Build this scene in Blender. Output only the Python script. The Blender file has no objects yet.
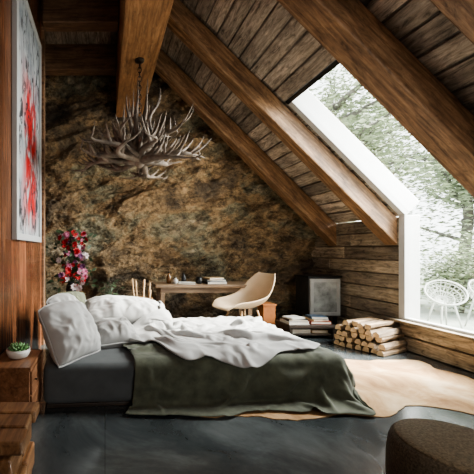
import bpy, bmesh, math, random
from mathutils import Vector, Matrix, noise
random.seed(7)
C = bpy.context.scene.collection
PI = math.pi
S2 = math.sqrt(2)

# ------------------------------------------------------------------ materials
def mk(name):
    m = bpy.data.materials.new(name); m.use_nodes = True
    nt = m.node_tree
    return m, nt, nt.nodes['Principled BSDF']
def nd(nt, t, **kw):
    n = nt.nodes.new(t)
    for k, v in kw.items(): setattr(n, k, v)
    return n
def ramp(nt, stops):
    r = nd(nt, 'ShaderNodeValToRGB'); e = r.color_ramp.elements
    while len(e) < len(stops): e.new(0.5)
    for i, (p, c) in enumerate(stops):
        e[i].position = p; e[i].color = (c[0], c[1], c[2], 1)
    return r
def coords(nt, scale=(1, 1, 1), rot=(0, 0, 0)):
    tc = nd(nt, 'ShaderNodeTexCoord'); mp = nd(nt, 'ShaderNodeMapping')
    mp.inputs['Scale'].default_value = scale; mp.inputs['Rotation'].default_value = rot
    nt.links.new(tc.outputs['Object'], mp.inputs['Vector'])
    return mp.outputs['Vector']
def noi(nt, vec, scale, detail=5, rough=.6, dist=0):
    n = nd(nt, 'ShaderNodeTexNoise')
    n.inputs['Scale'].default_value = scale; n.inputs['Detail'].default_value = detail
    n.inputs['Roughness'].default_value = rough; n.inputs['Distortion'].default_value = dist
    if vec is not None: nt.links.new(vec, n.inputs['Vector'])
    return n.outputs['Fac']
def bump(nt, b, h, strength=.3, dist=.01):
    n = nd(nt, 'ShaderNodeBump'); n.inputs['Strength'].default_value = strength
    n.inputs['Distance'].default_value = dist
    nt.links.new(h, n.inputs['Height']); nt.links.new(n.outputs['Normal'], b.inputs['Normal'])
def mul(nt, a, bcol, fac=1.0):
    m = nd(nt, 'ShaderNodeMixRGB', blend_type='MULTIPLY'); m.inputs['Fac'].default_value = fac
    nt.links.new(a, m.inputs['Color1']); nt.links.new(bcol, m.inputs['Color2'])
    return m.outputs['Color']
def wood(name, dark, mid, light, axis=0, rough=.6, tint=False, fine=26, bs=.35, blotch=.6, rnd=False, rustic=0):
    m, nt, b = mk(name)
    sc = [fine, fine, fine]; sc[axis] = fine * .07
    v = coords(nt, tuple(sc))
    g = noi(nt, v, 1, 6, .65, .8)
    r = ramp(nt, [(.28, dark), (.5, mid), (.72, light)])
    nt.links.new(g, r.inputs['Fac'])
    v2 = coords(nt, (1, 1, 1))
    bl = noi(nt, v2, 2.3, 4, .6)
    r2 = ramp(nt, [(.3, (.35, .33, .32)), (.65, (1.1, 1.1, 1.1))]); nt.links.new(bl, r2.inputs['Fac'])
    col = mul(nt, r.outputs['Color'], r2.outputs['Color'], blotch)
    if rustic:
        s3 = [18, 18, 18]; s3[axis] = 5
        k = noi(nt, coords(nt, tuple(s3)), 1, 7, .72, 1.4)
        r3 = ramp(nt, [(.33, (.13, .12, .11)), (.46, (.78, .77, .75)), (.68, (1.42, 1.4, 1.34))]); nt.links.new(k, r3.inputs['Fac'])
        col = mul(nt, col, r3.outputs['Color'], rustic)
    if tint:
        at = nd(nt, 'ShaderNodeAttribute'); at.attribute_name = 'tint'
        rt = ramp(nt, [(0, (.45, .45, .45)), (.5, (.85, .84, .82)), (1, (1.32, 1.3, 1.26))])
        nt.links.new(at.outputs['Fac'], rt.inputs['Fac'])
        col = mul(nt, col, rt.outputs['Color'], 1)
    if rnd:
        oi = nd(nt, 'ShaderNodeObjectInfo')
        rt = ramp(nt, [(0, (.5, .5, .5)), (1, (1.2, 1.15, 1.1))])
        nt.links.new(oi.outputs['Random'], rt.inputs['Fac']); col = mul(nt, col, rt.outputs['Color'], 1)
    nt.links.new(col, b.inputs['Base Color'])
    b.inputs['Roughness'].default_value = rough
    bump(nt, b, g, bs, .006)
    return m
def plain(name, c, rough=.5, metal=0, var=.25, scale=8, bs=.1, bscale=60, fabric=False):
    m, nt, b = mk(name)
    v = coords(nt)
    n = noi(nt, v, scale, 4)
    lo = tuple(x * (1 - var) for x in c); hi = tuple(min(1, x * (1 + var)) for x in c)
    r = ramp(nt, [(.3, lo), (.7, hi)]); nt.links.new(n, r.inputs['Fac'])
    nt.links.new(r.outputs['Color'], b.inputs['Base Color'])
    b.inputs['Roughness'].default_value = rough; b.inputs['Metallic'].default_value = metal
    if fabric: b.inputs['Sheen Weight'].default_value = .1
    if bs: bump(nt, b, noi(nt, v, bscale, 3), bs, .004)
    return m

M = {}
M['rafter'] = wood('rafter_wood', (.1, .055, .029), (.31, .18, .096), (.52, .335, .19), 0, .5, rustic=.65)
M['beam'] = wood('beam_wood', (.17, .083, .037), (.43, .225, .105), (.62, .375, .195), 1, .45, rustic=.5)
M['cross'] = wood('cross_wood', (.09, .05, .03), (.26, .15, .085), (.42, .26, .155), 0, .55, rustic=.5)
M['deck'] = wood('deck_boards', (.19, .165, .14), (.46, .405, .34), (.69, .62, .535), 1, .75, True, bs=.65, rustic=.85)
M['wallboard'] = wood('knee_wall_boards', (.19, .158, .12), (.48, .405, .31), (.69, .605, .49), 1, .75, True, bs=.65, rustic=.85)
M['panel'] = wood('reddish_panel', (.11, .039, .02), (.26, .107, .053), (.42, .195, .1), 2, .25, True, bs=.15)
M['oak'] = wood('desk_wood', (.1, .063, .035), (.25, .165, .1), (.38, .265, .165), 0, .45)
M['redwood'] = wood('nightstand_wood', (.1, .045, .025), (.26, .125, .065), (.42, .225, .125), 1, .3, rustic=.4)
M['chest'] = wood('chest_wood', (.13, .063, .033), (.38, .2, .1), (.62, .4, .22), 1, .3, True, rustic=.6)
M['darkwood'] = wood('dark_wood', (.018, .013, .01), (.045, .032, .024), (.08, .06, .045), 0, .5)
M['bark'] = wood('log_bark', (.09, .062, .038), (.26, .185, .115), (.5, .375, .25), 0, .85, rnd=True, blotch=.5, rustic=.8)
M['logend'] = plain('log_cut_end', (.58, .43, .27), .8, var=.35, scale=25)
M['white'] = plain('white_paint', (.5, .51, .51), .4, var=.04)
M['blackmetal'] = plain('black_metal', (.022, .022, .022), .4, .5, var=.2)
M['greymetal'] = plain('grey_metal', (.05, .05, .05), .35, .4, var=.2)
M['iron'] = plain('dark_iron', (.06, .045, .035), .5, .8)
M['linen_white'] = plain('white_linen', (.39, .39, .385), .9, var=.05, bs=.05, bscale=180, fabric=True)
M['linen_soft'] = plain('offwhite_linen', (.3, .3, .295), .9, var=.05, bs=.05, bscale=180, fabric=True)
M['sheet'] = plain('grey_sheet', (.075, .083, .087), .9, var=.15, bs=.15, bscale=150, fabric=True)
M['throw'] = plain('olive_throw', (.082, .09, .062), .92, var=.35, scale=10, bs=.2, bscale=120, fabric=True)
M['olive'] = plain('olive_cushion', (.08, .088, .055), .9, var=.2, bs=.2, bscale=160, fabric=True)
M['shell'] = plain('cream_shell', (.64, .49, .33), .35, var=.05, bs=0)
M['legwood'] = plain('pale_dowel', (.46, .3, .16), .5)
M['ceramic'] = plain('ceramic_grey', (.55, .55, .52), .4, var=.1)
M['clay'] = plain('orange_clay', (.52, .2, .07), .6, var=.2)
M['leaf'] = plain('succulent_leaf', (.12, .24, .09), .5, var=.4, scale=30)
M['darkleaf'] = plain('dark_leaf', (.045, .075, .035), .5, var=.5, scale=20)
M['red'] = plain('red_petal', (.42, .02, .025), .6, var=.6, scale=30)
M['pale'] = plain('pale_petal', (.66, .58, .59), .6, var=.2, scale=30)
M['purple'] = plain('pink_petal', (.46, .15, .25), .6, var=.3, scale=30)
M['maroon'] = plain('violet_petal', (.14, .04, .12), .6, var=.3, scale=30)
M['antler'] = plain('antler_horn', (.15, .116, .087), .7, var=.65, scale=7, bs=.4, bscale=50)
M['paper'] = plain('paper', (.72, .68, .6), .8, var=.08)
M['bk_blue'] = plain('blue_cover', (.07, .11, .16), .5)
M['bk_red'] = plain('red_cover', (.32, .07, .04), .5)
M['bk_black'] = plain('black_cover', (.025, .025, .027), .5)
M['bk_tan'] = plain('tan_cover', (.48, .34, .19), .5)
M['bk_white'] = plain('white_cover', (.68, .68, .65), .5)
M['greyframe'] = plain('pale_grey_frame', (.4, .4, .385), .4, var=.1)
M['glassfront'] = plain('pale_glass_front', (.3, .31, .3), .1, var=.6, scale=5, bs=0)
M['bottle'] = plain('brown_bottle', (.16, .08, .03), .15, var=.1, bs=0)
M['wicker'] = plain('brown_wicker', (.28, .16, .075), .7, var=.4, scale=40, bs=.6, bscale=70)
M['outleaf'] = plain('hazy_leaf', (.265, .31, .205), .6, var=.35, scale=3, bs=0)  # leaf colour paled and greyed, puts the outdoor haze into the material
M['trunk'] = plain('tree_bark', (.13, .124, .11), .9, var=.4)
M['outwhite'] = plain('pale_rattan', (.4, .42, .39), .6, var=.1)
M['terrace'] = plain('terrace_stone', (.29, .32, .28), .8, var=.15, scale=2)
M['plaster'] = plain('plaster', (.3, .26, .22), .9, var=.1)
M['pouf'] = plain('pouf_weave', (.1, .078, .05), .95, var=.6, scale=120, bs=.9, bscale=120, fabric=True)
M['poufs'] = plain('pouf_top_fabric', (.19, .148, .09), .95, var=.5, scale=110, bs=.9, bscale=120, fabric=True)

def floor_mat():
    m, nt, b = mk('polished_concrete')
    v = coords(nt)
    n = noi(nt, v, 1.5, 9, .66, .7)
    r = ramp(nt, [(.3, (.022, .026, .028)), (.5, (.05, .058, .061)), (.72, (.115, .127, .13))]); nt.links.new(n, r.inputs['Fac'])
    br = nd(nt, 'ShaderNodeTexBrick'); br.offset = 0
    br.inputs['Scale'].default_value = 1; br.inputs['Brick Width'].default_value = 2.3; br.inputs['Row Height'].default_value = 1.6
    br.inputs['Mortar Size'].default_value = .004
    br.inputs['Color1'].default_value = (1, 1, 1, 1); br.inputs['Color2'].default_value = (.97, .97, .97, 1); br.inputs['Mortar'].default_value = (.6, .6, .6, 1)
    nt.links.new(v, br.inputs['Vector'])
    nt.links.new(mul(nt, r.outputs['Color'], br.outputs['Color'], .6), b.inputs['Base Color'])
    n2 = noi(nt, v, 3, 6)
    rr = ramp(nt, [(.3, (.1, .1, .1)), (.7, (.26, .26, .26))]); nt.links.new(n2, rr.inputs['Fac'])
    nt.links.new(rr.outputs['Color'], b.inputs['Roughness'])
    b.inputs['Specular IOR Level'].default_value = .8
    bump(nt, b, n2, .05, .003)
    return m
M['floor'] = floor_mat()
def stone_mat():
    m, nt, b = mk('rough_stone')
    v = coords(nt, (1, 1, 1.4), (0, .35, 0))
    n1 = noi(nt, v, .7, 10, .62, .3)
    r = ramp(nt, [(.32, (.07, .057, .045)), (.42, (.2, .155, .105)), (.5, (.43, .305, .175)), (.57, (.275, .265, .185)), (.66, (.62, .51, .36))])
    nt.links.new(n1, r.inputs['Fac'])
    n2 = noi(nt, v, 5, 13, .82, .15)
    r2 = ramp(nt, [(.41, (.2, .185, .17)), (.5, (.85, .83, .8)), (.6, (1.42, 1.37, 1.29))]); nt.links.new(n2, r2.inputs['Fac'])
    c = mul(nt, r.outputs['Color'], r2.outputs['Color'], .9)
    n3 = noi(nt, v, 3.2, 10, .6, .7)      # thin dark cracks where the noise crosses its mean
    r3 = ramp(nt, [(.47, (1, 1, 1)), (.497, (.3, .28, .26)), (.503, (.3, .28, .26)), (.53, (1, 1, 1))]); nt.links.new(n3, r3.inputs['Fac'])
    nt.links.new(mul(nt, c, r3.outputs['Color'], .5), b.inputs['Base Color'])
    b.inputs['Roughness'].default_value = .7
    bump(nt, b, n2, 1.0, .06)
    return m
M['stone'] = stone_mat()
def rug_mat():
    m, nt, b = mk('cowhide')
    v = coords(nt)
    n = noi(nt, v, 2.2, 7, .64, .8)
    r = ramp(nt, [(.34, (.23, .12, .048)), (.5, (.41, .26, .13)), (.68, (.6, .46, .3))]); nt.links.new(n, r.inputs['Fac'])
    nt.links.new(r.outputs['Color'], b.inputs['Base Color']); b.inputs['Roughness'].default_value = .95
    bump(nt, b, noi(nt, v, 130, 3), .4, .005)
    return m
M['rug'] = rug_mat()
def art_mat():
    m, nt, b = mk('abstract_canvas')
    v = coords(nt, (1, 2.2, .9))
    n = noi(nt, v, 2.0, 6, .6, 1.2)
    tc = nd(nt, 'ShaderNodeTexCoord'); sx = nd(nt, 'ShaderNodeSeparateXYZ'); nt.links.new(tc.outputs['Generated'], sx.inputs['Vector'])
    base = ramp(nt, [(.4, (.5, .52, .53)), (.62, (.24, .27, .3))]); nt.links.new(n, base.inputs['Fac'])
    zr = ramp(nt, [(.0, (0, 0, 0)), (.12, (1, 1, 1)), (.62, (1, 1, 1)), (.8, (0, 0, 0))]); nt.links.new(sx.outputs['Z'], zr.inputs['Fac'])
    yr = ramp(nt, [(.12, (0, 0, 0)), (.4, (1, 1, 1)), (.75, (1, 1, 1)), (.95, (0, 0, 0))]); nt.links.new(sx.outputs['Y'], yr.inputs['Fac'])
    n3 = noi(nt, coords(nt, (1, 3, 1.3)), 2.2, 5, .6, 1.0)
    rn = ramp(nt, [(.42, (0, 0, 0)), (.5, (1, 1, 1))]); nt.links.new(n3, rn.inputs['Fac'])
    f = mul(nt, mul(nt, zr.outputs['Color'], yr.outputs['Color']), rn.outputs['Color'])
    mx = nd(nt, 'ShaderNodeMixRGB'); nt.links.new(f, mx.inputs['Fac']); nt.links.new(base.outputs['Color'], mx.inputs['Color1'])
    mx.inputs['Color2'].default_value = (.5, .012, .012, 1)
    n4 = noi(nt, coords(nt, (1, 2.5, 1)), 3.4, 5, .65, 1.5)
    rk = ramp(nt, [(.53, (0, 0, 0)), (.57, (1, 1, 1))]); nt.links.new(n4, rk.inputs['Fac'])
    mx2 = nd(nt, 'ShaderNodeMixRGB'); nt.links.new(rk.outputs['Color'], mx2.inputs['Fac']); nt.links.new(mx.outputs['Color'], mx2.inputs['Color1'])
    mx2.inputs['Color2'].default_value = (.03, .03, .035, 1)
    nt.links.new(mx2.outputs['Color'], b.inputs['Base Color']); b.inputs['Roughness'].default_value = .5
    return m
M['art'] = art_mat()
def glass_mat():
    m, nt, b = mk('window_glass')
    nt.nodes.remove(b)
    t = nd(nt, 'ShaderNodeBsdfTransparent'); g = nd(nt, 'ShaderNodeBsdfGlossy'); g.inputs['Roughness'].default_value = .02
    t.inputs['Color'].default_value = (.96, .98, .98, 1)
    mx = nd(nt, 'ShaderNodeMixShader'); mx.inputs['Fac'].default_value = .05
    nt.links.new(t.outputs[0], mx.inputs[1]); nt.links.new(g.outputs[0], mx.inputs[2])
    nt.links.new(mx.outputs[0], nt.nodes['Material Output'].inputs['Surface'])
    return m
M['glass'] = glass_mat()

# ------------------------------------------------------------------ mesh helpers
def new():
    bm = bmesh.new(); bm.faces.layers.float.new('tint'); return bm
def box(bm, lo, hi, tint=None, mat=None):
    lo = Vector(lo); hi = Vector(hi)
    c = (lo + hi) / 2; s = hi - lo
    T = Matrix.Translation(c) @ Matrix.Diagonal((s.x, s.y, s.z, 1))
    if mat is not None: T = mat @ T
    r = bmesh.ops.create_cube(bm, size=1, matrix=T)
    L = bm.faces.layers.float['tint']; t = random.random() if tint is None else tint
    for f in {f for v in r['verts'] for f in v.link_faces}: f[L] = t
def tube(bm, pts, radii, seg=8, closed=False, mi=0):
    pts = [Vector(p) for p in pts]; n = len(pts)
    if not hasattr(radii, '__len__'): radii = [radii] * n
    rings = []; prev = None
    for i in range(n):
        if closed: t = pts[(i + 1) % n] - pts[i - 1]
        else: t = pts[min(i + 1, n - 1)] - pts[max(i - 1, 0)]
        t.normalize()
        if prev is None:
            a = Vector((0, 0, 1)) if abs(t.z) < .9 else Vector((1, 0, 0))
            u = t.cross(a).normalized()
        else:
            u = (prev - t * prev.dot(t)).normalized()
        prev = u; w = t.cross(u)
        rings.append([bm.verts.new(pts[i] + (u * math.cos(2 * PI * k / seg) + w * math.sin(2 * PI * k / seg)) * radii[i]) for k in range(seg)])
    for i in range(n if closed else n - 1):
        a = rings[i]; b2 = rings[(i + 1) % n]
        for k in range(seg):
            f = bm.faces.new((a[k], a[(k + 1) % seg], b2[(k + 1) % seg], b2[k])); f.material_index = mi; f.smooth = True
    if not closed:
        bm.faces.new(rings[0][::-1]); bm.faces.new(rings[-1])
def lathe(bm, prof, c=(0, 0, 0), seg=28):
    c = Vector(c); rings = []
    for r, z in prof:
        rings.append([bm.verts.new(c + Vector((r * math.cos(2 * PI * k / seg), r * math.sin(2 * PI * k / seg), z))) for k in range(seg)])
    for a, b2 in zip(rings, rings[1:]):
        for k in range(seg):
            f = bm.faces.new((a[k], a[(k + 1) % seg], b2[(k + 1) % seg], b2[k])); f.smooth = True
    bm.faces.new(rings[0][::-1]); bm.faces.new(rings[-1])
def prism(bm, pts, y0, y1):
    a = [bm.verts.new((x, y0, z)) for x, z in pts]; b2 = [bm.verts.new((x, y1, z)) for x, z in pts]
    n = len(pts); bm.faces.new(a); bm.faces.new(b2[::-1])
    for i in range(n): bm.faces.new((a[i], b2[i], b2[(i + 1) % n], a[(i + 1) % n]))
    bmesh.ops.recalc_face_normals(bm, faces=bm.faces[:])
def grid(bm, fn, nu, nv, flip=False):
    vs = [[bm.verts.new(fn(i / nu, j / nv)) for j in range(nv + 1)] for i in range(nu + 1)]
    for i in range(nu):
        for j in range(nv):
            q = [vs[i][j], vs[i + 1][j], vs[i + 1][j + 1], vs[i][j + 1]]
            f = bm.faces.new(q[::-1] if flip else q); f.smooth = True
    return vs
def obj(name, bm, mat, parent=None, matrix=None, loc=None, bevel=0, sub=0, solid=0, smooth=False):
    if loc is not None: matrix = Matrix.Translation(loc)
    if parent is not None: bm.transform(parent.matrix_basis.inverted())
    elif matrix is not None: bm.transform(matrix.inverted())
    me = bpy.data.meshes.new(name)
    if smooth:
        for f in bm.faces: f.smooth = True
    bm.to_mesh(me); bm.free()
    o = bpy.data.objects.new(name, me); C.objects.link(o)
    for mm in (mat if isinstance(mat, (list, tuple)) else [mat]): me.materials.append(mm)
    if parent is not None: o.parent = parent
    elif matrix is not None: o.matrix_basis = matrix
    if solid:
        md = o.modifiers.new('solid', 'SOLIDIFY'); md.thickness = solid; md.offset = 0
    if bevel:
        md = o.modifiers.new('bevel', 'BEVEL'); md.width = bevel; md.segments = 2; md.limit_method = 'ANGLE'
    if sub:
        md = o.modifiers.new('sub', 'SUBSURF'); md.levels = sub; md.render_levels = sub
    return o
def tag(o, label, cat, group=None):
    o['label'] = label; o['category'] = cat
    if group: o['group'] = group
    return o
def thing(name, label, cat, loc, group=None):
    o = bpy.data.objects.new(name, None); C.objects.link(o); o.location = loc
    o.empty_display_size = .1
    return tag(o, label, cat, group)
def struct(o): o['kind'] = 'structure'; return o
def nz(x, y, z=0): return noise.noise(Vector((x, y, z)))

# ------------------------------------------------------------------ bed (cloth is settled first, in an otherwise empty scene)
BX0, BX1, BY0, BY1, BZ = -.47, 1.93, 2.36, 3.78, .33
bedding = []
bed = thing('bed', 'low double bed with a dark grey sheet', 'bed', ((BX0 + BX1) / 2, (BY0 + BY1) / 2, 0)); bedding.append(bed)
bm = new(); box(bm, (BX0 + .03, BY0 + .03, 0), (BX1 - .03, BY1 - .03, .03)); obj('base', bm, M['darkwood'], bed, bevel=.005)
def rbox(lo, hi, r, n=30, amp=.006):
    bm = new(); lo = Vector(lo); hi = Vector(hi)
    bmesh.ops.create_cube(bm, size=1, matrix=Matrix.Translation((lo + hi) / 2) @ Matrix.Diagonal(((hi - lo).x, (hi - lo).y, (hi - lo).z, 1)))
    bmesh.ops.bevel(bm, geom=bm.edges[:], offset=r, segments=5, affect='EDGES', profile=.5)
    bmesh.ops.subdivide_edges(bm, edges=[e for e in bm.edges if e.calc_length() > .2], cuts=n, use_grid_fill=True)
    for v in bm.verts:
        v.co += Vector((nz(v.co.x * 5, v.co.y * 5, v.co.z * 5), nz(v.co.x * 5, v.co.y * 5, v.co.z * 9 + 7), nz(v.co.x * 6, v.co.y * 6, 3))) * amp
    for f in bm.faces: f.smooth = True
    return bm
obj('mattress', rbox((BX0, BY0, .03), (BX1, BY1, BZ), .05, 30, .008), M['sheet'], bed)
def fold(x, y, s, o=0, soft=.03):
    wx = x + .22 * nz(x * s * .5, y * s * .5, o + 5); wy = y + .22 * nz(x * s * .5, y * s * .5, o + 11)
    n = nz(wx * s, wy * s, o)
    return max(0, 1 - math.sqrt(n * n + soft) * 1.9)
def ss(a, b2, x): t = max(0, min(1, (x - a) / (b2 - a))); return t * t * (3 - 2 * t)
def pillow(label, mat, c, size, R, group=None, seed=0):
    w, h, t = size
    T = Matrix.Translation(c) @ R.to_4x4()
    bm = new()
    def outline(a, b2):
        aa = a * math.sqrt(1 - .12 * b2 ** 4) * (1 - .07 * (1 - b2 * b2)); bb = b2 * math.sqrt(1 - .12 * a ** 4) * (1 - .07 * (1 - a * a))
        return aa * w / 2, bb * h / 2 - .08 * h * a * a * (1 if b2 > 0 else 0) * b2
    def side(sg):
        def fn(u, v):
            a, b2 = u * 2 - 1, v * 2 - 1
            k = max(0, (1 - abs(a) ** 2.8)) ** .55 * max(0, (1 - abs(b2) ** 2.8)) ** .55
            d = t / 2 * k * (1 + .25 * nz(a * 1.3, b2 * 1.3, seed)) + k * (.04 * (fold(a * w * 2, b2 * h * 2, 1.3, seed, .015) - .4) + .02 * (fold(a * w * 2, b2 * h * 2, 3, seed + 4, .01) - .3))
            e = max(abs(a), abs(b2)); d += .006 * math.sin(22 * (a if abs(b2) > abs(a) else b2)) * max(0, e - .6) * (1 - e) * 8
            d *= 1 + .22 * (-b2) * (1 - a * a)
            xx, yy = outline(a, b2)
            return T @ Vector((xx, yy, sg * d))
        return fn
    grid(bm, side(1), 50, 44); grid(bm, side(-1), 50, 44, True)
    bmesh.ops.remove_doubles(bm, verts=bm.verts[:], dist=.0015)
    o = tag(obj('pillow', bm, mat, matrix=Matrix.Translation(c), sub=1), label, 'pillow', group); bedding.append(o)
    ring = []
    for i in range(4):
        for j in range(20):
            f = j / 20 * 2 - 1
            a, b2 = ((f, -1), (1, f), (-f, 1), (-1, -f))[i]
            xx, yy = outline(a, b2); ring.append(T @ Vector((xx, yy, 0)))
    bm = new(); tube(bm, ring, .006, 6, True); obj('piping', bm, mat, o)
    return o
def face(n, up=(0, 0, 1)):
    n = Vector(n).normalized(); x = Vector(up).cross(n).normalized(); y = n.cross(x)
    return Matrix((x, y, n)).transposed()
g = 'pillows at the head of the bed'
pillow('large white pillow propped upright at the near corner of the bed', M['linen_white'], (-.27, 2.58, .55), (.54, .52, .28), face((.66, -.56, .5)), g, 1)
pillow('grey-white pillow lying flat at the foot of the large upright pillow', M['linen_soft'], (.12, 2.9, .44), (.44, .36, .21), face((.12, -.36, .92)), g, 2)
pillow('grey-white pillow standing behind the large upright pillow', M['linen_soft'], (-.31, 3.1, .555), (.54, .5, .24), face((.75, -.3, .5)), g, 3)
pillow('dark olive cushion at the far corner behind the white pillows', M['olive'], (-.28, 3.6, .535), (.42, .42, .16), face((.45, -.75, .45)), g, 4)
lp = pillow('long plump pillow lying across the middle of the bed against the duvet', M['linen_white'], (.3, 3.4, .52), (.92, .54, .29), face((.06, -.36, .93), (0, 1, .2)), g, 6)

scn = bpy.context.scene
def collider(o, thick=.012, fr=25):
    md = o.modifiers.new('collision', 'COLLISION'); o.collision.thickness_outer = thick; o.collision.thickness_inner = .08; o.collision.cloth_friction = fr
    return o
def settle(o, frames, shrink, bend, mass=.35, smooth=0):
    md = o.modifiers.new('cloth', 'CLOTH'); s = md.settings
    s.quality = 7; s.mass = mass; s.tension_stiffness = 15; s.compression_stiffness = 15; s.shear_stiffness = 5; s.bending_stiffness = bend
    s.shrink_min = shrink; s.air_damping = 2; s.tension_damping = 8; s.compression_damping = 8
    cs = md.collision_settings; cs.distance_min = .01; cs.collision_quality = 3; cs.use_self_collision = True; cs.self_distance_min = .008
    md.point_cache.frame_start = 1; md.point_cache.frame_end = frames
    scn.frame_start = 1; scn.frame_end = frames
    for f in range(1, frames + 1): scn.frame_set(f)
    dg = bpy.context.evaluated_depsgraph_get()
    me = bpy.data.meshes.new_from_object(o.evaluated_get(dg))
    o.modifiers.clear(); o.data = me
    for p in me.polygons: p.use_smooth = True
    scn.frame_set(1)
tb = obj('temporary_block', rbox((BX0, BY0, .0), (BX1, BY1, BZ + .005), .05, 12, .0), M['sheet']); collider(tb)
bm = new(); grid(bm, lambda u, v: Vector((-2 + 6 * u, 1 + 5 * v, 0)), 2, 2); tf = obj('temporary_ground', bm, M['sheet']); collider(tf)
# throw: flat sheet larger than the bed edge, falls over front and foot
def throw0(u, v):
    x = .23 + u * (BX1 + .17 - .23) + .06 * math.sin(v * 6) * (1 - u); y = BY0 - .27 + (.04 * nz(u * 5, 3) + .02 * nz(u * 14, 9)) * (1 - v) + v * (3.6 - BY0 + .27)
    k = ss(.8, 1, u) * (1 - ss(0, .22, v))
    x -= .15 * k; y += .15 * k
    return Vector((x, y, BZ + .07 + .05 * nz(x * 4, y * 4) + .09 * fold(x * .6, y, 3, 2) + .05 * fold(x, y, 6, 5)))
bm = new(); grid(bm, throw0, 82, 62)
th = tag(obj('throw_blanket', bm, M['throw']), 'dark olive throw blanket hanging over the front and foot of the bed', 'blanket'); bedding.append(th)
settle(th, 40, -.13, .8)
# duvet: settles over the throw and against the long pillow, with slack so that it folds
def yf(x):
    P = [(.2, 2.98), (.5, 2.76), (.75, 2.54), (1.1, 2.47), (1.55, 2.58), (1.95, 2.8)]
    if x <= P[0][0]: return P[0][1]
    for (a, b2), (c, d) in zip(P, P[1:]):
        if x <= c:
            t = (x - a) / (c - a); t = t * t * (3 - 2 * t); return b2 + (d - b2) * t
    return P[-1][1]
def duvet0(u, v):
    x = .36 + u * 1.32 + .04 * nz(v * 6, 2) * (1 - u)
    f = yf(x) + .05 * nz(x * 4, 4); yb = 3.62 + .04 * nz(x * 4, 8)
    y = f + v * (yb - f)
    x += .24 * ss(2.95, 3.25, y) * (1 - u) ** 1.5
    z = BZ + .2 + .11 * math.sin(12 * (y + .35 * x) + 3 * nz(x * 1.4, y * 1.4, 9)) * (.5 + .5 * nz(x * 1.5, y * 1.5, 4)) + .07 * nz(x * 6, y * 6, 3) + .2 * (1 - ss(.5, 1.0, x)) * ss(2.95, 3.2, y)
    return Vector((x, y, z))
collider(th, .014); collider(lp, .012)
bm = new(); grid(bm, duvet0, 66, 58)
dv = tag(obj('duvet', bm, M['linen_white']), 'rumpled white duvet lying over the foot half of the bed', 'duvet'); bedding.append(dv)
settle(dv, 36, -.28, 4, .45, 0)
for o in (th, lp):
    for md in list(o.modifiers):
        if md.type == 'COLLISION': o.modifiers.remove(md)
for o in (tb, tf): bpy.data.objects.remove(o, do_unlink=True)
def recentre(o, c):
    o.data.transform(Matrix.Translation(-Vector(c))); o.matrix_basis = Matrix.Translation(c)
recentre(th, (1.1, 2.9, BZ)); recentre(dv, (1.1, 3.1, BZ))
md = th.modifiers.new('solid', 'SOLIDIFY'); md.thickness = .008; md.offset = 0
md = th.modifiers.new('sub', 'SUBSURF'); md.levels = 1; md.render_levels = 1
md = dv.modifiers.new('solid', 'SOLIDIFY'); md.thickness = .016; md.offset = .3
md = dv.modifiers.new('sub', 'SUBSURF'); md.levels = 2; md.render_levels = 2
PV = Matrix.Translation((BX0, BY0, 0)) @ Matrix.Rotation(math.radians(4.2), 4, 'Z') @ Matrix.Translation((-BX0, -BY0, 0))
for o in bedding: o.matrix_basis = PV @ o.matrix_basis

# ------------------------------------------------------------------ room shell
XL, XR, XA, YB, YF, ZC = -.8, 3.6, -1.1, 5.55, -1.6, 4.4
KB, KD = 4.86, 5.21            # X+z of the rafter undersides and of the roof boards
SLOPE = Matrix.Translation((XR, 0, KD - XR)) @ Matrix.Rotation(math.radians(-135), 4, 'Y')   # local x up the slope, local -z outward
LS = (XR - (KD - ZC)) * S2
SKX = 2.2; LSK = (XR - SKX) * S2; SY0, SY1 = 2.76, 3.86
bm = new(); box(bm, (XA - .1, YF - .1, -.1), (XR + .12, YB + .15, 0)); struct(obj('floor', bm, M['floor']))

def zmax(x): return min(ZC, KD - x)
def stone(u, v):
    x = XA + (XR + .02 - XA) * u; z = zmax(x) * v
    xs, zs = x + .35 * z, z - .35 * x
    w = Vector((xs * 1.3 + .5 * nz(xs, zs, 5), zs * 2.4 + .5 * nz(xs * 1.3, zs * 1.3, 8), 0))
    vd = noise.voronoi(w)[0]
    d = .14 * noise.fractal(Vector((xs * .7, zs * 1.3, 3)), .7, 2.1, 8) + .16 * (1 - abs(nz(xs * .9, zs * 2.1, 9))) ** 2 + .13 * min(.5, vd[1] - vd[0]) + .055 * (1 - abs(nz(xs * 3.2, zs * 6, 4))) + .016 * nz(x * 19, z * 26, 2)
    return Vector((x, YB - max(-.02, min(.42, d - .04)), z))
bm = new(); grid(bm, stone, 270, 250)
for f in bm.faces: f.smooth = False
prism(bm, [(XA, 0), (XR, 0), (XR, KD - XR), (KD - ZC, ZC), (XA, ZC)], YB + .03, YB + .13)
struct(obj('wall_back', bm, M['stone']))

# knee wall of weathered boards with the window opening
bm = new()
def boards_y(y0, y1, z0, z1):
    box(bm, (XR + .03, y0, z0), (XR + .12, y1, z1), .0)
    n = max(1, round((z1 - z0) / .17)); h = (z1 - z0) / n
    for i in range(n):
        cut = random.uniform(y0 + .3, y1 - .3) if y1 - y0 > 1.2 else None
        for a, b2 in ([(y0, y1)] if cut is None else [(y0, cut), (cut, y1)]):
            p = random.uniform(0, .018)
            box(bm, (XR - p, a + .003, z0 + i * h + .008), (XR + .035, b2 - .003, z0 + (i + 1) * h - .008))
boards_y(SY1, YB, 0, 1.61); boards_y(SY0, SY1, 0, .34); boards_y(YF, SY0, 0, 1.61)
struct(obj('wall_right', bm, M['wallboard'], bevel=.006))

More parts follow.
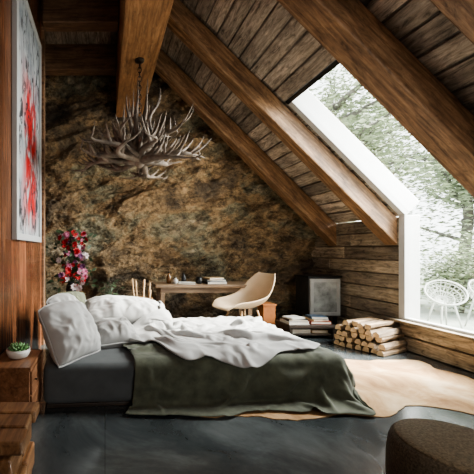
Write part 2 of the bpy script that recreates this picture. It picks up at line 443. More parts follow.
# left wall: reddish vertical panelling, stepping back beyond the painting
bm = new()
YE = 4.08
y = YF
while y < YE - .01:
    w = min(.24, YE - y); box(bm, (XL - .03, y + .0015, 0), (XL - random.uniform(0, .003), y + w - .0015, ZC)); y += w
box(bm, (XA - .1, YF, 0), (XL - .02, YE, ZC), .3)
box(bm, (XA - .1, YE, 0), (XA, YB, ZC), .1)
struct(obj('wall_left', bm, M['panel'], bevel=.002))
bm = new(); box(bm, (XL - .06, YE - .1, 0), (XL + .03, YE + .01, ZC)); struct(obj('trim_1', bm, M['cross'], bevel=.006))
bm = new(); prism(bm, [(XA, 0), (XR + .1, 0), (XR + .1, KD - XR), (KD - ZC, ZC), (XA, ZC)], YF - .1, YF); struct(obj('wall_front', bm, M['plaster']))

# ceiling: boards on the slope and on the flat strip left of the ridge
bm = new()
RAFT = [(4.9, 5.08), (3.88, 4.06), (2.5, 2.75), (1.8, 2.02), (.5, .72)]
bays = [(4.99, YB), (3.87, 4.99), (SY0 - .02, 3.87), (1.9, SY0 - .02), (.61, 1.9), (YF, .61)]
nb = 20; wb = LS / nb
for (a, b2) in bays:
    for i in range(nb):
        x0, x1 = i * wb, (i + 1) * wb
        if a == SY0 - .02:
            if x1 <= LSK: continue
            x0 = max(x0, LSK - .005)
        box(bm, (x0 + .01, a + .002, -.03 - random.uniform(0, .01)), (x1 - .01, b2 - .002, -random.uniform(0, .014)), mat=SLOPE)
box(bm, (-.02, YF - .1, -.14), (LS + .1, SY0 - .02, -.03), .0, SLOPE)
box(bm, (-.02, SY1 + .01, -.14), (LS + .1, YB + .15, -.03), .0, SLOPE)
box(bm, (LSK + .01, SY0 - .02, -.14), (LS + .1, SY1 + .01, -.03), .0, SLOPE)
x = XA
while x < KD - ZC - .01:
    w = min(.17, KD - ZC - x)
    for (a, b2) in bays: box(bm, (x + .005, a + .002, ZC), (x + w - .005, b2 - .002, ZC + .03))
    x += w
box(bm, (XA - .1, YF - .1, ZC + .03), (KD - ZC + .05, YB + .15, ZC + .13), .0)
struct(obj('ceiling', bm, M['deck'], bevel=.006))

# beams
rl = ['dark wooden rafter ending low on the stone wall side, furthest from the window', 'broad wooden rafter running down the left edge of the skylight',
      'large wooden rafter sloping down across the right edge of the skylight', 'dark wooden rafter cutting the top right corner',
      'dark wooden rafter overhead behind the viewpoint']
for (a, b2), lab in zip(RAFT, rl):
    bm = new(); prism(bm, [(XR - .004, KB - XR), (.615, KB - .615), (.615, ZC - .003), (KD - ZC - .01, ZC - .003), (XR - .004, KD - XR - .01)], a, b2)
    tag(obj('roof_rafter', bm, M['rafter'], matrix=Matrix.Translation((XR, a, KB - XR)) @ Matrix.Rotation(math.radians(-135), 4, 'Y'), bevel=.012), lab, 'beam', 'rafters under the sloping roof')
bm = new(); box(bm, (.18, YF + .01, 3.4), (.61, YB - .3, ZC - .003))
tag(obj('ridge_beam', bm, M['beam'], loc=(.4, 2, 3.4), bevel=.012), 'massive orange-brown ridge beam from which the antler chandelier hangs', 'beam')
cl = ['dark cross beam left of the ridge, close to the stone wall', 'dark cross beam left of the ridge at the top edge of the picture', 'dark cross beam overhead above the painting', None, None]
for (a, b2), lab in zip(RAFT, cl):
    if not lab: continue
    bm = new(); box(bm, (XL + .03 if b2 < 4.07 else XA, a, 4.0), (.175, b2, ZC - .003))
    tag(obj('cross_beam', bm, M['cross'], loc=(-.3, a, 4.0), bevel=.012), lab, 'beam', 'short cross beams left of the ridge')

# windows: the roof pane and the wall pane meet edge to edge
w1 = struct(bpy.data.objects.new('window_1', None)); C.objects.link(w1); w1.location = (SKX, 3.3, KD - SKX)
bm = new()
for (x0, x1, y0, y1, zo) in [(0, LSK - .05, SY1 - .08, SY1, -.24), (0, LSK - .05, SY0, SY0 + .05, -.24)]:
    box(bm, (x0, y0, zo), (x1, y1, .0), mat=SLOPE)
obj('window_frame', bm, M['white'], w1, bevel=.004)
bm = new(); box(bm, (LSK - .05, SY0, -.24), (LSK, SY1, .0), mat=SLOPE); obj('window_head', bm, M['blackmetal'], w1)
bm = new(); box(bm, (-.02, SY0 + .05, -.06), (LSK - .05, SY1 - .08, -.052), mat=SLOPE); obj('pane', bm, M['glass'], w1)
w2 = struct(bpy.data.objects.new('window_2', None)); C.objects.link(w2); w2.location = (XR, 3.3, .36)
bm = new()
for (y0, y1, z0, z1) in [(SY1 - .08, SY1, .36, 1.62), (SY0, SY0 + .05, .36, 1.62)]:
    box(bm, (XR - .015, y0, z0), (XR + .17, y1, z1))
box(bm, (XR - .015, SY0 + .05, .36), (XR + .06, SY1 - .08, .39))
obj('window_frame', bm, M['white'], w2, bevel=.004)
bm = new(); box(bm, (XR + .04, SY0 + .05, .39), (XR + .048, SY1 - .08, 1.63)); obj('pane', bm, M['glass'], w2)
bm = new(); box(bm, (XR - .09, SY0 - .05, .335), (XR + .2, SY1 + .04, .362)); struct(obj('trim_2', bm, M['wallboard'], bevel=.004))

# ------------------------------------------------------------------ outside
bm = new(); box(bm, (XR + .15, -4, -.12), (30, 30, -.02)); struct(obj('terrace', bm, M['terrace']))
def leafpatch(fo, p, l):
    R = Matrix.Rotation(random.uniform(0, 6.28), 3, 'Z') @ Matrix.Rotation(random.uniform(-1.2, 1.2), 3, 'X')
    q = [R @ Vector(v) * l for v in ((-1, 0, 0), (0, -.5, .1), (1, 0, 0), (0, .5, .1))]
    fo.faces.new([fo.verts.new(p + v) for v in q])
def tree(name, loc, h, cr, n, label, z0=.2, spread=.3, cat='tree', grp='trees outside the window', lmin=.04, lmax=.095, tw=1):
    t = thing(name, label, cat, loc, grp)
    tr = new(); fo = new(); tips = []
    base = Vector(loc); w = min(1, h / 5)
    tube(tr, [base + Vector((.1 * math.sin(k) * w, .1 * math.cos(k * 1.3) * w, h * k / 5 * .8)) for k in range(6)], [r * w * tw for r in (.16, .13, .11, .09, .06, .03)], 8)
    for k in range(26):
        z = h * random.uniform(z0, .75); a = random.uniform(0, 2 * PI); p = base + Vector((0, 0, z)); pts = [p]
        for s in range(5):
            p = p + Vector((math.cos(a), math.sin(a), .45)) * cr * .2; a += random.uniform(-.5, .5); pts.append(p); tips.append(p)
        tube(tr, pts, [r * w * tw for r in (.06, .048, .038, .028, .018, .008)], 5)
    for k in range(n):
        leafpatch(fo, random.choice(tips) + Vector((random.gauss(0, spread), random.gauss(0, spread), random.gauss(0, spread))), random.uniform(lmin, lmax))
    obj('trunk', tr, M['trunk'], t); obj('foliage', fo, M['outleaf'], t)
random.seed(77)
tree('leafy_tree', (5.7, 7.8, -.02), 6.4, 1.5, 7500, 'leafy green tree seen through the left half of the skylight', tw=1.4)
tree('leafy_tree', (10.4, 9.2, -.02), 6.8, 1.9, 11000, 'leafy tree behind the pale outdoor chair, right in the window')
tree('leafy_tree', (10.5, 15.0, -.02), 10, 2.6, 14000, 'tall pale tree furthest from the glass')
gs = 'shrubs outside the window'
for (x, yy, h, lab) in [(6.9, 6.1, 1.3, 'bushy shrub outside, directly behind the bowl chair'), (8.6, 6.5, 1.6, 'taller loose shrub outside, right of the bowl chair'), (7.6, 11.6, 2.2, 'hazy shrub outside at the far edge of the terrace')]:
    tree('garden_shrub', (x, yy, -.02), h, h * .5, 5000, lab, .08, .17, 'shrub', gs, .025, .05)

oc = thing('outdoor_bowl_chair', 'round pale wire bowl chair standing outside the window', 'chair', (0, 0, 0), 'bowl chairs outside')
T = Matrix.Translation((0, 0, .52)) @ Matrix.Rotation(math.radians(48), 4, Vector((1, -.6, 0))) @ Matrix.Scale(.66, 4)
bm = new()
for r, z in ((.1, -.15), (.2, -.1), (.28, -.01), (.325, .07)):
    tube(bm, [T @ Vector((r * math.cos(a * PI / 16), r * math.sin(a * PI / 16), z)) for a in range(32)], .006, 6, True)
for a in range(24):
    an = a * 2 * PI / 24
    tube(bm, [T @ Vector((r * math.cos(an), r * math.sin(an), z)) for r, z in ((.02, -.16), (.1, -.15), (.2, -.1), (.28, -.01), (.325, .07), (.345, .13))], .006, 5)
obj('wire_seat', bm, M['outwhite'], oc)
bm = new(); tube(bm, [T @ Vector((.345 * math.cos(a * PI / 16), .345 * math.sin(a * PI / 16), .13)) for a in range(32)], .012, 8, True); obj('rim', bm, M['outwhite'], oc)
for a in range(4):
    an = a * PI / 2 + .6; bm = new()
    tube(bm, [(.1 * math.cos(an), .1 * math.sin(an), .43), (.2 * math.cos(an), .2 * math.sin(an), 0)], [.013, .01], 6); obj('leg', bm, M['outwhite'], oc)
oc2 = oc.copy(); C.objects.link(oc2)
for chd in list(oc.children):
    c2 = chd.copy(); C.objects.link(c2); c2.parent = oc2
oc.location = (5.2, 4.85, -.02); oc2.location = (5.92, 4.95, -.02); oc2.rotation_euler = (0, 0, .5)
oc2['label'] = 'second wire bowl chair outside, cut off by the right edge of the picture'

# ------------------------------------------------------------------ left side
ns = thing('nightstand', 'reddish wooden nightstand beside the head of the bed with a potted plant on top', 'nightstand', (-.64, 2.28, 0))
bm = new(); box(bm, (-.775, 2.11, .04), (-.505, 2.46, .39)); obj('body', bm, M['redwood'], ns, bevel=.004)
bm = new(); box(bm, (-.78, 2.09, .39), (-.49, 2.48, .42)); obj('top', bm, M['redwood'], ns, bevel=.005)
for (z0, z1) in ((.06, .215), (.225, .38)):
    bm = new(); box(bm, (-.505, 2.125, z0), (-.49, 2.445, z1)); d = obj('drawer', bm, M['redwood'], ns, bevel=.004)
    bm = new(); lathe(bm, [(.002, 0), (.006, .002), (.006, .012), (.011, .018), (.008, .024), (.001, .025)], seg=12)
    bm.transform(Matrix.Translation((-.49, 2.2, (z0 + z1) / 2)) @ Matrix.Rotation(PI / 2, 4, 'Y') @ Matrix.Scale(.7, 4))
    k = obj('knob', bm, M['iron']); k.data.transform(Matrix.Translation(-Vector(ns.location))); k.parent = d
pp = thing('potted_succulent', 'small succulent in a pale bowl on the nightstand', 'plant', (-.63, 2.3, .42))
bm = new(); lathe(bm, [(.045, 0), (.07, .01), (.085, .04), (.085, .065), (.077, .065), (.075, .05), (.01, .048)], (-.63, 2.3, .42)); obj('bowl', bm, M['ceramic'], pp)
bm = new(); random.seed(3)
for k in range(46):
    a = k * 2.4; rr = .018 + .052 * (k / 46); el = 1.35 - 1.0 * k / 46
    p0 = Vector((-.63 + .5 * rr * math.cos(a), 2.3 + .5 * rr * math.sin(a), .47)); L = .035 + .03 * random.random()
    d = Vector((math.cos(a) * math.cos(el), math.sin(a) * math.cos(el), math.sin(el)))
    tube(bm, [p0, p0 + d * L * .5, p0 + d * L * .85, p0 + d * L + Vector((0, 0, .004))], [.006, .011, .008, .001], 6)
obj('leaves', bm, M['leaf'], pp)
ch = thing('wooden_chest', 'reddish chest of chunky stacked timbers at the near left corner', 'chest', (-.56, 1.4, 0))
random.seed(4)
bm = new(); box(bm, (-.78, 1.25, .02), (-.37, 1.54, .4), .0)
for k in range(3):
    for q, (ya, yb) in enumerate(((1.22, 1.385), (1.407, 1.56))):
        box(bm, (-.79, ya, k * .127 + .02), (-.355 + .018 * (k % 2) - random.uniform(0, .01), yb, k * .127 + .133))
obj('body', bm, M['chest'], ch, bevel=.01)
bm = new()
for q in range(3): box(bm, (-.795, 1.22 + q * .115, .402), (-.32 - .012 * (q % 2), 1.326 + q * .115, .455))
obj('lid', bm, M['chest'], ch, bevel=.009)
for yy in (1.27, 1.49):
    bm = new(); box(bm, (-.76, yy, 0), (-.4, yy + .05, .02)); obj('foot', bm, M['darkwood'], ch)

pt = thing('framed_painting', 'tall abstract red and grey painting in a white frame on the left wall', 'painting', (XL, 3.2, 1.3))
py0, py1, pz0, pz1 = 2.7, 3.74, 1.29, 3.62
bm = new()
for (a, b2, c, d) in [(py0, py1, pz0, pz0 + .06), (py0, py1, pz1 - .06, pz1), (py0, py0 + .06, pz0 + .06, pz1 - .06), (py1 - .06, py1, pz0 + .06, pz1 - .06)]:
    box(bm, (XL + .002, a, c), (XL + .05, b2, d))
obj('frame', bm, M['white'], pt, bevel=.004)
bm = new(); box(bm, (XL + .002, py0 + .06, pz0 + .06), (XL + .03, py1 - .06, pz1 - .06)); obj('canvas', bm, M['art'], pt)

# flowers on a stand behind the head of the bed
st = thing('plant_stand', 'small round dark stand holding the flower vase behind the bed head', 'side table', (-.47, 4.4, 0))
bm = new(); lathe(bm, [(.17, .55), (.18, .555), (.18, .575), (.17, .58)], (-.47, 4.4, 0)); obj('tabletop', bm, M['darkwood'], st)
for k in range(3):
    a = k * 2.09 + .5; bm = new(); tube(bm, [(-.47 + .1 * math.cos(a), 4.4 + .1 * math.sin(a), .55), (-.47 + .16 * math.cos(a), 4.4 + .16 * math.sin(a), 0)], [.014, .011]); obj('leg', bm, M['darkwood'], st)
va = thing('flower_vase', 'dark vase of red, pink and pale flowers against the stone wall', 'flowers', (-.47, 4.4, .58))
bm = new(); lathe(bm, [(.05, 0), (.07, .03), (.075, .08), (.06, .14), (.045, .16), (.055, .18), (.045, .18), (.02, .13)], (-.47, 4.4, .58)); obj('vase', bm, M['bk_black'], va)
random.seed(12)
def flower_bm(c, r):
    bm = new(); c = Vector(c)
    ax = Vector((random.gauss(0, .5), -1, random.gauss(.2, .4))).normalized(); R = face(ax)
    for ring, (k, tilt, sc) in enumerate([(7, .35, 1), (6, .8, .75), (4, 1.15, .5)]):
        for i in range(k):
            a = 2 * PI * i / k + ring * .4
            d = Vector((math.cos(a) * math.cos(tilt), math.sin(a) * math.cos(tilt), math.sin(tilt))); s = Vector((-math.sin(a), math.cos(a), 0))
            P = [Vector((0, 0, 0)), d * r * sc * .55 + s * r * .34 * sc, d * r * sc + Vector((0, 0, -.1 * r)), d * r * sc * .55 - s * r * .34 * sc]
            bm.faces.new([bm.verts.new(c + R @ p) for p in P])
    return bm
stems = new(); leaves = new()
for k in range(92):
    col = random.choice([-1, -1, 1, 1, 1, .2]); z = random.uniform(.68, 1.42) if col > .5 else random.uniform(.78, 1.46)
    x = -.43 + col * .11 + random.gauss(0, .042); y = min(4.36 + random.gauss(0, .06), 4.48)
    obj('blossom', flower_bm((x, y - .05, z), random.uniform(.028, .058)), M[random.choice(['red', 'red', 'red', 'red', 'maroon', 'pale', 'pale', 'purple', 'purple'])], va)
    tube(stems, [(-.47, 4.4, .74), (-.47 + (x + .47) * .5, 4.4, (z + .9) / 2 + .1), (x, y, z)], [.004, .004, .003], 5)
for k in range(200):
    p = Vector((-.45 + random.gauss(0, .13), 4.38 + random.gauss(0, .07), random.uniform(.68, 1.47)))
    a = random.uniform(0, 6.28); d = Vector((math.cos(a), math.sin(a) * .5, random.uniform(-.8, .8))).normalized() * random.uniform(.06, .11); s = d.cross(Vector((0, 1, .2))).normalized() * .022
    leaves.faces.new([leaves.verts.new(q) for q in (p, p + d * .5 + s, p + d, p + d * .5 - s)])
obj('stems', stems, M['darkleaf'], va); obj('leaves', leaves, M['darkleaf'], va)
# leafy plant behind the pillows
PX, PY = .06, 4.2
lpn = thing('leafy_plant', 'dark green leafy plant in a pot on the floor behind the pillows', 'plant', (PX, PY, 0))
bm = new(); lathe(bm, [(.08, 0), (.09, .01), (.11, .3), (.115, .32), (.1, .32), (.09, .28), (.005, .27)], (PX, PY, 0)); obj('pot', bm, M['bk_black'], lpn)
lv = new(); sm = new()
for k in range(40):
    a = k * 2.4; r = random.uniform(.02, .12); h = random.uniform(.5, .78)
    tip = Vector((PX + r * math.cos(a), PY + r * math.sin(a), h)); tube(sm, [(PX, PY, .27), (PX + r * .3 * math.cos(a), PY + r * .3 * math.sin(a), h * .7), tip], [.006, .005, .003], 5)
    d = Vector((math.cos(a), math.sin(a), random.uniform(-.5, .5))).normalized() * random.uniform(.08, .11); s = d.cross(Vector((0, 0, 1))).normalized() * .035
    lv.faces.new([lv.verts.new(q) for q in (tip, tip + d * .5 + s + Vector((0, 0, .015)), tip + d, tip + d * .5 - s + Vector((0, 0, .015)))])
obj('stems', sm, M['darkleaf'], lpn); obj('leaves', lv, M['darkleaf'], lpn)

# ------------------------------------------------------------------ chandelier
cx, cy, cz = .4, 3.66, 2.31
chn = thing('antler_chandelier', 'large chandelier of tangled brown antlers hanging on a chain from the ridge beam', 'chandelier', (cx, cy, 3.4))
bm = new(); lathe(bm, [(.02, -.03), (.05, -.02), (.055, 0)], (cx, cy, 3.4)); obj('ceiling_plate', bm, M['iron'], chn)
bm = new(); z = 3.37; k = 0
while z > 2.58:
    pts = []
    for a in range(14):
        t = 2 * PI * a / 14; u, w = .02 * math.cos(t), .034 * math.sin(t)
        pts.append((cx + (u if k % 2 else 0), cy + (0 if k % 2 else u), z - .034 + w))
    tube(bm, pts, .0055, 6, True); z -= .052; k += 1
obj('chain', bm, M['iron'], chn)
bm = new(); lathe(bm, [(.02, -.16), (.06, -.12), (.08, 0), (.06, .1), (.03, .16), (.012, .3)], (cx, cy, cz)); obj('hub', bm, M['antler'], chn)
random.seed(24)
def antler(a0, R, H, z0, sag, twist, r0=.044, up=.4, tl=.36, nt=6):
    bm = new(); ph = random.uniform(0, 6)
    def pos(t):
        rr = .04 + R * (t ** .9); an = a0 + twist * t * t + .14 * math.sin(t * 5 + ph)
        return Vector((cx + rr * math.cos(an), cy + rr * math.sin(an), z0 - sag * math.sin(PI * min(1, t * 1.1)) + H * t * t))
    n = 16; ts = [i / n for i in range(n + 1)]
    tube(bm, [pos(t) for t in ts], [max(.002, r0 * (1 - .95 * t ** 1.5) * (1 + .2 * nz(t * 9, a0))) for t in ts], 8)
    for i in range(nt):
        t0 = .14 + .76 * i / (nt - 1) + random.uniform(-.05, .05); p = pos(t0); d = (pos(t0 + .03) - p).normalized()
        sd = Vector((-d.y, d.x, 0)) * random.choice([-1, 1]) * random.uniform(.3, 1.0); L = random.uniform(.55, 1.1) * tl * (1 - .3 * t0)
        upv = random.uniform(up - .5, up + .6)
        v = (d * random.uniform(.3, 1.0) + Vector((0, 0, upv)) + sd).normalized(); pts = [p]; cv = random.uniform(.06, .28)
        for s in range(6): pts.append(pts[-1] + v * L / 6); v = (v + Vector((0, 0, cv)) - sd * .06).normalized()
        rb = r0 * (1 - .72 * t0) * .8
        tube(bm, pts, [rb, rb * .92, rb * .8, rb * .66, rb * .48, rb * .28, rb * .04], 7)
    return bm
for k in range(16):
    a0 = k * 2 * PI / 16 + random.uniform(-.15, .15)
    obj('antler', antler(a0, random.uniform(.56, .72) + .1 * max(0, -math.cos(a0)), random.uniform(-.14, .12), cz + random.uniform(-.1, .04), random.uniform(-.06, .06), random.uniform(-.4, .4), up=.22), M['antler'], chn)
for k in range(9):
    obj('antler', antler(k * 2 * PI / 9 + .3, random.uniform(.32, .54), random.uniform(.02, .24), cz + .05, random.uniform(-.1, .02), random.uniform(-1.3, 1.3), .039, .45), M['antler'], chn)
for k in range(5):
    obj('antler', antler(k * 2 * PI / 5 + .5, random.uniform(.06, .22), random.uniform(.5, .82), cz + .1, -.16, random.uniform(-.8, .8), .036, .8, .26, 5), M['antler'], chn)

# ------------------------------------------------------------------ desk group
dk = thing('desk', 'long wooden desk in front of the stone wall', 'desk', (1.5, 4.7, 0))
bm = new(); box(bm, (.72, 4.5, .66), (2.2, 4.98, .705)); obj('tabletop', bm, M['oak'], dk, bevel=.006)
bm = new(); box(bm, (.8, 4.55, .58), (2.12, 4.93, .66)); obj('apron', bm, M['oak'], dk, bevel=.004)
for x in (.8, 2.06):
    for yy in (4.55, 4.87):
        bm = new(); box(bm, (x, yy, 0), (x + .06, yy + .06, .58)); obj('leg', bm, M['oak'], dk, bevel=.005)
def book(name_label, cover, c, size, rz=0, group=None):
    w, d, h = size; T = Matrix.Translation(c) @ Matrix.Rotation(rz, 4, 'Z')
    t = thing('book', name_label, 'book', c, group)
    bm = new(); box(bm, (-w / 2, -d / 2, 0), (w / 2, d / 2, .004), mat=T); box(bm, (-w / 2, -d / 2, h - .004), (w / 2, d / 2, h), mat=T); box(bm, (-w / 2, -d / 2, .004), (-w / 2 + .004, d / 2, h - .004), mat=T)
    obj('cover', bm, M[cover], t)
    bm = new(); box(bm, (-w / 2 + .004, -d / 2 + .006, .004), (w / 2 - .006, d / 2 - .006, h - .004), mat=T); obj('pages', bm, M['paper'], t)
gb = 'books lying on the desk'
book('black book at the bottom of the pile on the desk', 'bk_black', (1.62, 4.68, .705), (.3, .21, .035), .1, group=gb)
book('blue book in the middle of the pile on the desk', 'bk_blue', (1.63, 4.68, .74), (.27, .19, .03), -.1, group=gb)
book('tan book on top of the pile on the desk', 'bk_tan', (1.61, 4.68, .77), (.24, .17, .025), .25, group=gb)
book('white book lying open-edged in the middle of the desk', 'bk_white', (1.2, 4.64, .705), (.24, .18, .025), -.2, group=gb)
gl = 'small bottles on the left end of the desk'
for lab, x, yy, h, mt in [('tall brown bottle on the left end of the desk', .95, 4.7, .17, 'bottle'), ('short pale jar beside the brown bottle on the desk', 1.03, 4.62, .1, 'ceramic'), ('dark round jar on the desk, behind the white book', 1.2, 4.82, .15, 'bk_black')]:
    t = thing('bottle', lab, 'bottle', (x, yy, .705), gl)
    bm = new(); lathe(bm, [(.03, 0), (.037, .008), (.037, h * .55), (.016, h * .75), (.014, h * .9), (.004, h * .9)], (x, yy, .705), 18); obj('body', bm, M[mt], t)
    bm = new(); lathe(bm, [(.016, h * .9), (.018, h * .91), (.018, h), (.004, h)], (x, yy, .705), 14); obj('cap', bm, M['iron'], t)
mg = thing('mug', 'dark mug beside the pile of books on the desk', 'mug', (1.38, 4.64, .705))
bm = new(); lathe(bm, [(.034, 0), (.04, .005), (.042, .1), (.037, .1), (.035, .012), (.003, .01)], (1.38, 4.64, .705), 20); obj('cup', bm, M['blackmetal'], mg)
bm = new(); tube(bm, [(1.38 + .04 + .03 * math.sin(a * PI / 6), 4.64, .755 + .03 * math.cos(a * PI / 6)) for a in range(7)], .005, 6); obj('handle', bm, M['blackmetal'], mg)
bk = thing('stick_basket', 'tall brown wicker basket of wooden sticks left of the desk', 'basket', (.5, 4.3, 0))
bm = new(); lathe(bm, [(.1, 0), (.12, .01), (.14, .3), (.15, .55), (.14, .55), (.125, .3), (.1, .03), (.005, .02)], (.5, 4.3, 0)); obj('basket', bm, M['wicker'], bk)
random.seed(5)
for k in range(7):
    a = k * .9; bm = new(); tube(bm, [(.5 + .06 * math.cos(a), 4.3 + .06 * math.sin(a), .04), (.5 + .13 * math.cos(a + .4), 4.3 + .1 * math.sin(a + .4), random.uniform(.66, .82))], .012, 6); obj('stick', bm, M['legwood'], bk)

# shell chair
sc = thing('shell_chair', 'cream moulded shell chair with thin legs pulled up to the desk', 'chair', (0, 0, 0))
PR = [(-.4, .88, .15), (-.365, .77, .22), (-.3, .62, .265), (-.21, .5, .275), (-.07, .44, .27), (.1, .43, .26), (.25, .45, .235), (.33, .445, .2), (.36, .42, .16)]
def crv(t):
    n = len(PR) - 1; f = t * n; i = min(n - 1, int(f)); f -= i
    p = [Vector(PR[max(0, min(n, i + k))]) for k in (-1, 0, 1, 2)]
    return .5 * (2 * p[1] + (p[2] - p[0]) * f + (2 * p[0] - 5 * p[1] + 4 * p[2] - p[3]) * f * f + (3 * p[1] - p[0] - 3 * p[2] + p[3]) * f ** 3)
def shell(u, v):
    p = crv(u); q = crv(min(1, u + .01)) - crv(max(0, u - .01)); nrm = Vector((-q.y, q.x)).normalized()
    s = v * 2 - 1; curl = .12 * math.sin(PI * min(1, max(0, u * 1.1 + .02))) + .03
    off = curl * abs(s) ** 2.4
    return Vector((p.x + nrm.x * off, s * p.z, p.y + nrm.y * off))
bm = new(); grid(bm, shell, 40, 24); obj('shell', bm, M['shell'], sc, solid=.014, sub=1)
for sx, sy in ((1, 1), (1, -1), (-1, 1), (-1, -1)):
    bm = new(); tube(bm, [(sx * .12 + .02, sy * .12, .41), (sx * .21 + .02, sy * .21, 0)], [.014, .01], 8); obj('leg', bm, M['legwood'], sc)
bm = new()
for sy in (1, -1): tube(bm, [(.16, sy * .155, .29), (-.09, -sy * .15, .33)], .006, 6)
for sx in (1, -1): tube(bm, [(sx * .155 + .02, -.155, .26), (sx * .155 + .02, .155, .26)], .006, 6)
obj('brace', bm, M['iron'], sc)
sc.location = (1.86, 4.22, 0); sc.rotation_euler = (0, 0, math.radians(196))

# right back corner
wb2 = thing('wooden_box', 'small orange-brown box on the floor right of the shell chair', 'box', (2.4, 4.7, 0))
bm = new(); box(bm, (2.315, 4.62, 0), (2.495, 4.8, .38)); obj('body', bm, M['clay'], wb2, bevel=.006)
bm = new(); box(bm, (2.305, 4.61, .38), (2.505, 4.81, .41)); obj('lid', bm, M['clay'], wb2, bevel=.005)
lb = thing('low_bench', 'low dark bench holding books between the chair and the firewood', 'bench', (2.8, 4.4, 0))
bm = new(); box(bm, (2.46, 4.22, .15), (3.12, 4.58, .19)); obj('top', bm, M['darkwood'], lb, bevel=.005)
for x in (2.48, 3.06):
    bm = new(); box(bm, (x, 4.24, 0), (x + .04, 4.56, .15)); obj('leg', bm, M['darkwood'], lb, bevel=.004)
bm = new(); box(bm, (2.52, 4.26, .05), (3.06, 4.54, .07)); obj('shelf', bm, M['darkwood'], lb)
g2 = 'books lying on the low bench'
book('white book at the bottom left of the low bench', 'bk_white', (2.63, 4.39, .19), (.28, .22, .035), .05, group=g2)
book('black book lying on the white book on the low bench', 'bk_black', (2.64, 4.39, .225), (.25, .2, .03), -.12, group=g2)
book('pale book topmost of the left pile on the low bench', 'bk_white', (2.62, 4.39, .255), (.22, .17, .02), .3, group=g2)
book('red book lying on the low bench nearest the cabinet', 'bk_red', (2.95, 4.4, .19), (.27, .21, .04), -.06, group=g2)
book('pale tan book lying on the red book', 'bk_tan', (2.94, 4.4, .23), (.24, .18, .025), .15, group=g2)
book('blue book topmost of the right pile on the low bench', 'bk_blue', (2.95, 4.4, .255), (.22, .17, .03), -.1, group=g2)
g3 = 'books lying on the lower shelf of the bench'
book('white book on the lower shelf of the bench, left one', 'bk_white', (2.67, 4.39, .07), (.26, .2, .05), .04, group=g3)
book('tan book on the lower shelf of the bench, right one', 'bk_tan', (2.93, 4.39, .07), (.22, .2, .04), -.05, group=g3)
cb = thing('glass_front_cabinet', 'dark box-shaped cabinet with a pale framed glass front in the far corner', 'cabinet', (3.32, 4.9, 0))
X0, X1, Y0, Y1 = 3.05, 3.53, 4.72, 5.06
bm = new(); box(bm, (X0, Y0 + .02, .2), (X1, Y1, .78)); obj('body', bm, M['greymetal'], cb, bevel=.008)
bm = new(); box(bm, (X0 - .015, Y0, .78), (X1 + .015, Y1 + .01, .81)); obj('top', bm, M['blackmetal'], cb, bevel=.005)
bm = new()
for (a, b2, c, d) in [(X0 + .015, X1 - .015, .22, .27), (X0 + .015, X1 - .015, .72, .77), (X0 + .015, X0 + .065, .27, .72), (X1 - .065, X1 - .015, .27, .72)]: box(bm, (a, Y0 - .005, c), (b2, Y0 + .02, d))
dr = obj('door', bm, M['greyframe'], cb, bevel=.004)
bm = new(); box(bm, (X0 + .065, Y0 + .006, .27), (X1 - .065, Y0 + .016, .72)); k = obj('pane', bm, M['glassfront']); k.data.transform(Matrix.Translation(-Vector(cb.location))); k.parent = dr
for x in (X0 + .03, X1 - .07):
    for yy in (Y0 + .04, Y1 - .07):
        bm = new(); box(bm, (x, yy, 0), (x + .04, yy + .04, .2)); obj('leg', bm, M['blackmetal'], cb)

# firewood: split logs, each its own mesh
random.seed(31)
def log_mesh(kind):
    bm = new(); L = .48 + .025 * kind
    if kind == 0: sec = [(-.04, -.04), (.042, -.036), (.046, -.01), (.02, .036), (-.02, .042), (-.044, .0)]
    elif kind == 1: sec = [(-.044, -.036), (.044, -.036), (.03, .02), (.0, .042), (-.03, .016)]
    else: sec = [(-.042, -.038), (.045, -.036), (.043, .0), (.02, .034), (-.01, .04), (-.034, .018)]
    sec = [(a * .76, b2 * .76) for a, b2 in sec]
    n = len(sec); rows = []
    for i in range(8):
        x = -L / 2 + L * i / 7
        rows.append([bm.verts.new((x, a + .009 * nz(x * 8, a * 30, kind), b2 + .009 * nz(x * 8, b2 * 30, kind + 4))) for a, b2 in sec])
    for r0, r1 in zip(rows, rows[1:]):
        for k in range(n): bm.faces.new((r0[k], r0[(k + 1) % n], r1[(k + 1) % n], r1[k]))
    for f in (bm.faces.new(rows[0][::-1]), bm.faces.new(rows[-1])): f.material_index = 1
    bmesh.ops.recalc_face_normals(bm, faces=bm.faces[:])
    return bm
protos = []
ords = ['first', 'second', 'third', 'fourth', 'fifth', 'sixth', 'seventh']
rown = ['bottom', 'second', 'third', 'fourth', 'top']
rz = math.radians(24)
ax = Vector((math.cos(rz), math.sin(rz), 0)); perp = Vector((-math.sin(rz), math.cos(rz), 0))
gi = 0
for row, cnt in enumerate((7, 7, 6, 6, 4)):
    for k in range(cnt):
        off = (k - (cnt - 1) / 2) * .078 + random.uniform(-.002, .002)
        p = Vector((3.25, 3.88, 0)) + perp * off + ax * random.uniform(-.04, .02); z = .036 + row * .068
        kind = (gi * 2 + row) % 3 if gi > 2 else gi
        lab = '%s split firewood log from the left in the %s row of the log stack' % (ords[cnt - 1 - k], rown[row])
        if gi < 3:
            o = obj('firewood_log', log_mesh(kind), [M['bark'], M['logend']]); protos.append(o)
        else:
            o = protos[kind].copy(); C.objects.link(o)
        o.location = (p.x, p.y, z); o.rotation_euler = (random.choice([0, .1, PI, -.1]), 0, rz + random.uniform(-.015, .015))
        tag(o, lab, 'firewood', 'logs in the firewood stack'); gi += 1

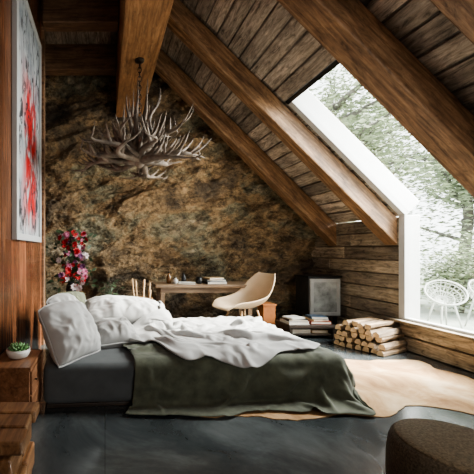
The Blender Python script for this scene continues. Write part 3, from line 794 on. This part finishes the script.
# rug and pouf
P = [(.62, 2.42), (.72, 2.27), (1.0, 2.28), (1.35, 2.22), (1.7, 2.3), (2.05, 2.28), (2.3, 2.42), (2.55, 2.4), (2.78, 2.24), (3.02, 2.3), (3.06, 2.58), (3.3, 2.75), (3.42, 3.0), (3.34, 3.2), (3.4, 3.4), (3.1, 3.44), (2.75, 3.42), (2.5, 3.55), (2.3, 3.7), (2.1, 3.55), (2.0, 3.2), (1.6, 3.05), (1.2, 2.95), (.9, 2.75)]
out = []; n = len(P)
for i in range(n):
    p = [Vector((*P[(i + k) % n], 0)) for k in (-1, 0, 1, 2)]
    for s in range(6):
        f = s / 6; q = .5 * (2 * p[1] + (p[2] - p[0]) * f + (2 * p[0] - 5 * p[1] + 4 * p[2] - p[3]) * f * f + (3 * p[1] - p[0] - 3 * p[2] + p[3]) * f ** 3)
        out.append(q + Vector((nz(q.x * 9, q.y * 9), nz(q.x * 9, q.y * 9, 5), 0)) * .03)
bm = new(); top = [bm.verts.new((q.x, q.y, .006)) for q in out]; bot = [bm.verts.new((q.x, q.y, .001)) for q in out]
bm.faces.new(top); bm.faces.new(bot[::-1])
for i in range(len(out)): j = (i + 1) % len(out); bm.faces.new((bot[i], bot[j], top[j], top[i]))
bmesh.ops.recalc_face_normals(bm, faces=bm.faces[:])
tag(obj('cowhide_rug', bm, M['rug'], loc=(2.2, 2.8, 0)), 'tan cowhide rug on the dark floor at the foot of the bed', 'rug')

pf = thing('pouf', 'round brown textured pouf in the near right corner', 'pouf', (1.53, 1.34, 0))
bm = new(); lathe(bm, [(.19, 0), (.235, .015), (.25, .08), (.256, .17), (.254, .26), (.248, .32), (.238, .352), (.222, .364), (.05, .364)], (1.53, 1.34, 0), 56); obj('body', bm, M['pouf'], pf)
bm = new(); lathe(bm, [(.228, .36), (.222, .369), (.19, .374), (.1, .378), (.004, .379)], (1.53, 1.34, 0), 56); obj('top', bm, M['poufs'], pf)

# ------------------------------------------------------------------ light
def lamp(name, typ, loc, direction, energy, col=(1, 1, 1), **kw):
    l = bpy.data.lights.new(name, typ); l.energy = energy; l.color = col
    for k, v in kw.items(): setattr(l, k, v)
    o = bpy.data.objects.new(name, l); C.objects.link(o); o.location = loc
    o.rotation_euler = Vector(direction).to_track_quat('-Z', 'Y').to_euler(); return o
lamp('sun', 'SUN', (8, 0, 9), (-.74, .12, -.66), 30, (1, .94, .85), angle=math.radians(16))
lamp('daylight_fill', 'AREA', (5.1, 3.1, 3.1), (-.9, .05, -.42), 1400, (1, .97, .92), size=2.2)  # added area lamp beyond the skylight, strengthens the light coming in
lamp('room_fill', 'AREA', (1.6, -1.3, 1.7), (-.1, 1, .06), 55, (1, .96, .91), size=2.2)  # unseen fill lamp added behind the camera, lifts the whole room
lamp('stone_wash_fill', 'SPOT', (3.0, 2.3, 1.6), Vector((.85, 5.5, 2.2)) - Vector((3.0, 2.3, 1.6)), 370, (1, .91, .78), spot_size=math.radians(48), spot_blend=1.0, shadow_soft_size=.08)  # unseen spot added to rake a warm patch across the stone
w = bpy.data.worlds.new('sky'); bpy.context.scene.world = w; w.use_nodes = True
bg = w.node_tree.nodes['Background']; bg.inputs['Color'].default_value = (.96, .98, .97, 1); bg.inputs['Strength'].default_value = 5.5

cam = bpy.data.cameras.new('camera'); co = bpy.data.objects.new('camera', cam); C.objects.link(co)
co.location = (0, 0, 1.2); co.rotation_euler = (PI / 2, 0, 0)
cam.sensor_width = 36; cam.lens = 24; cam.shift_x = (237 - 105) / 474; cam.shift_y = 13 / 474; cam.clip_start = .05
bpy.context.scene.camera = co
try:
    bpy.context.scene.view_settings.look = 'AgX - Medium High Contrast'
except Exception as e: print(e)
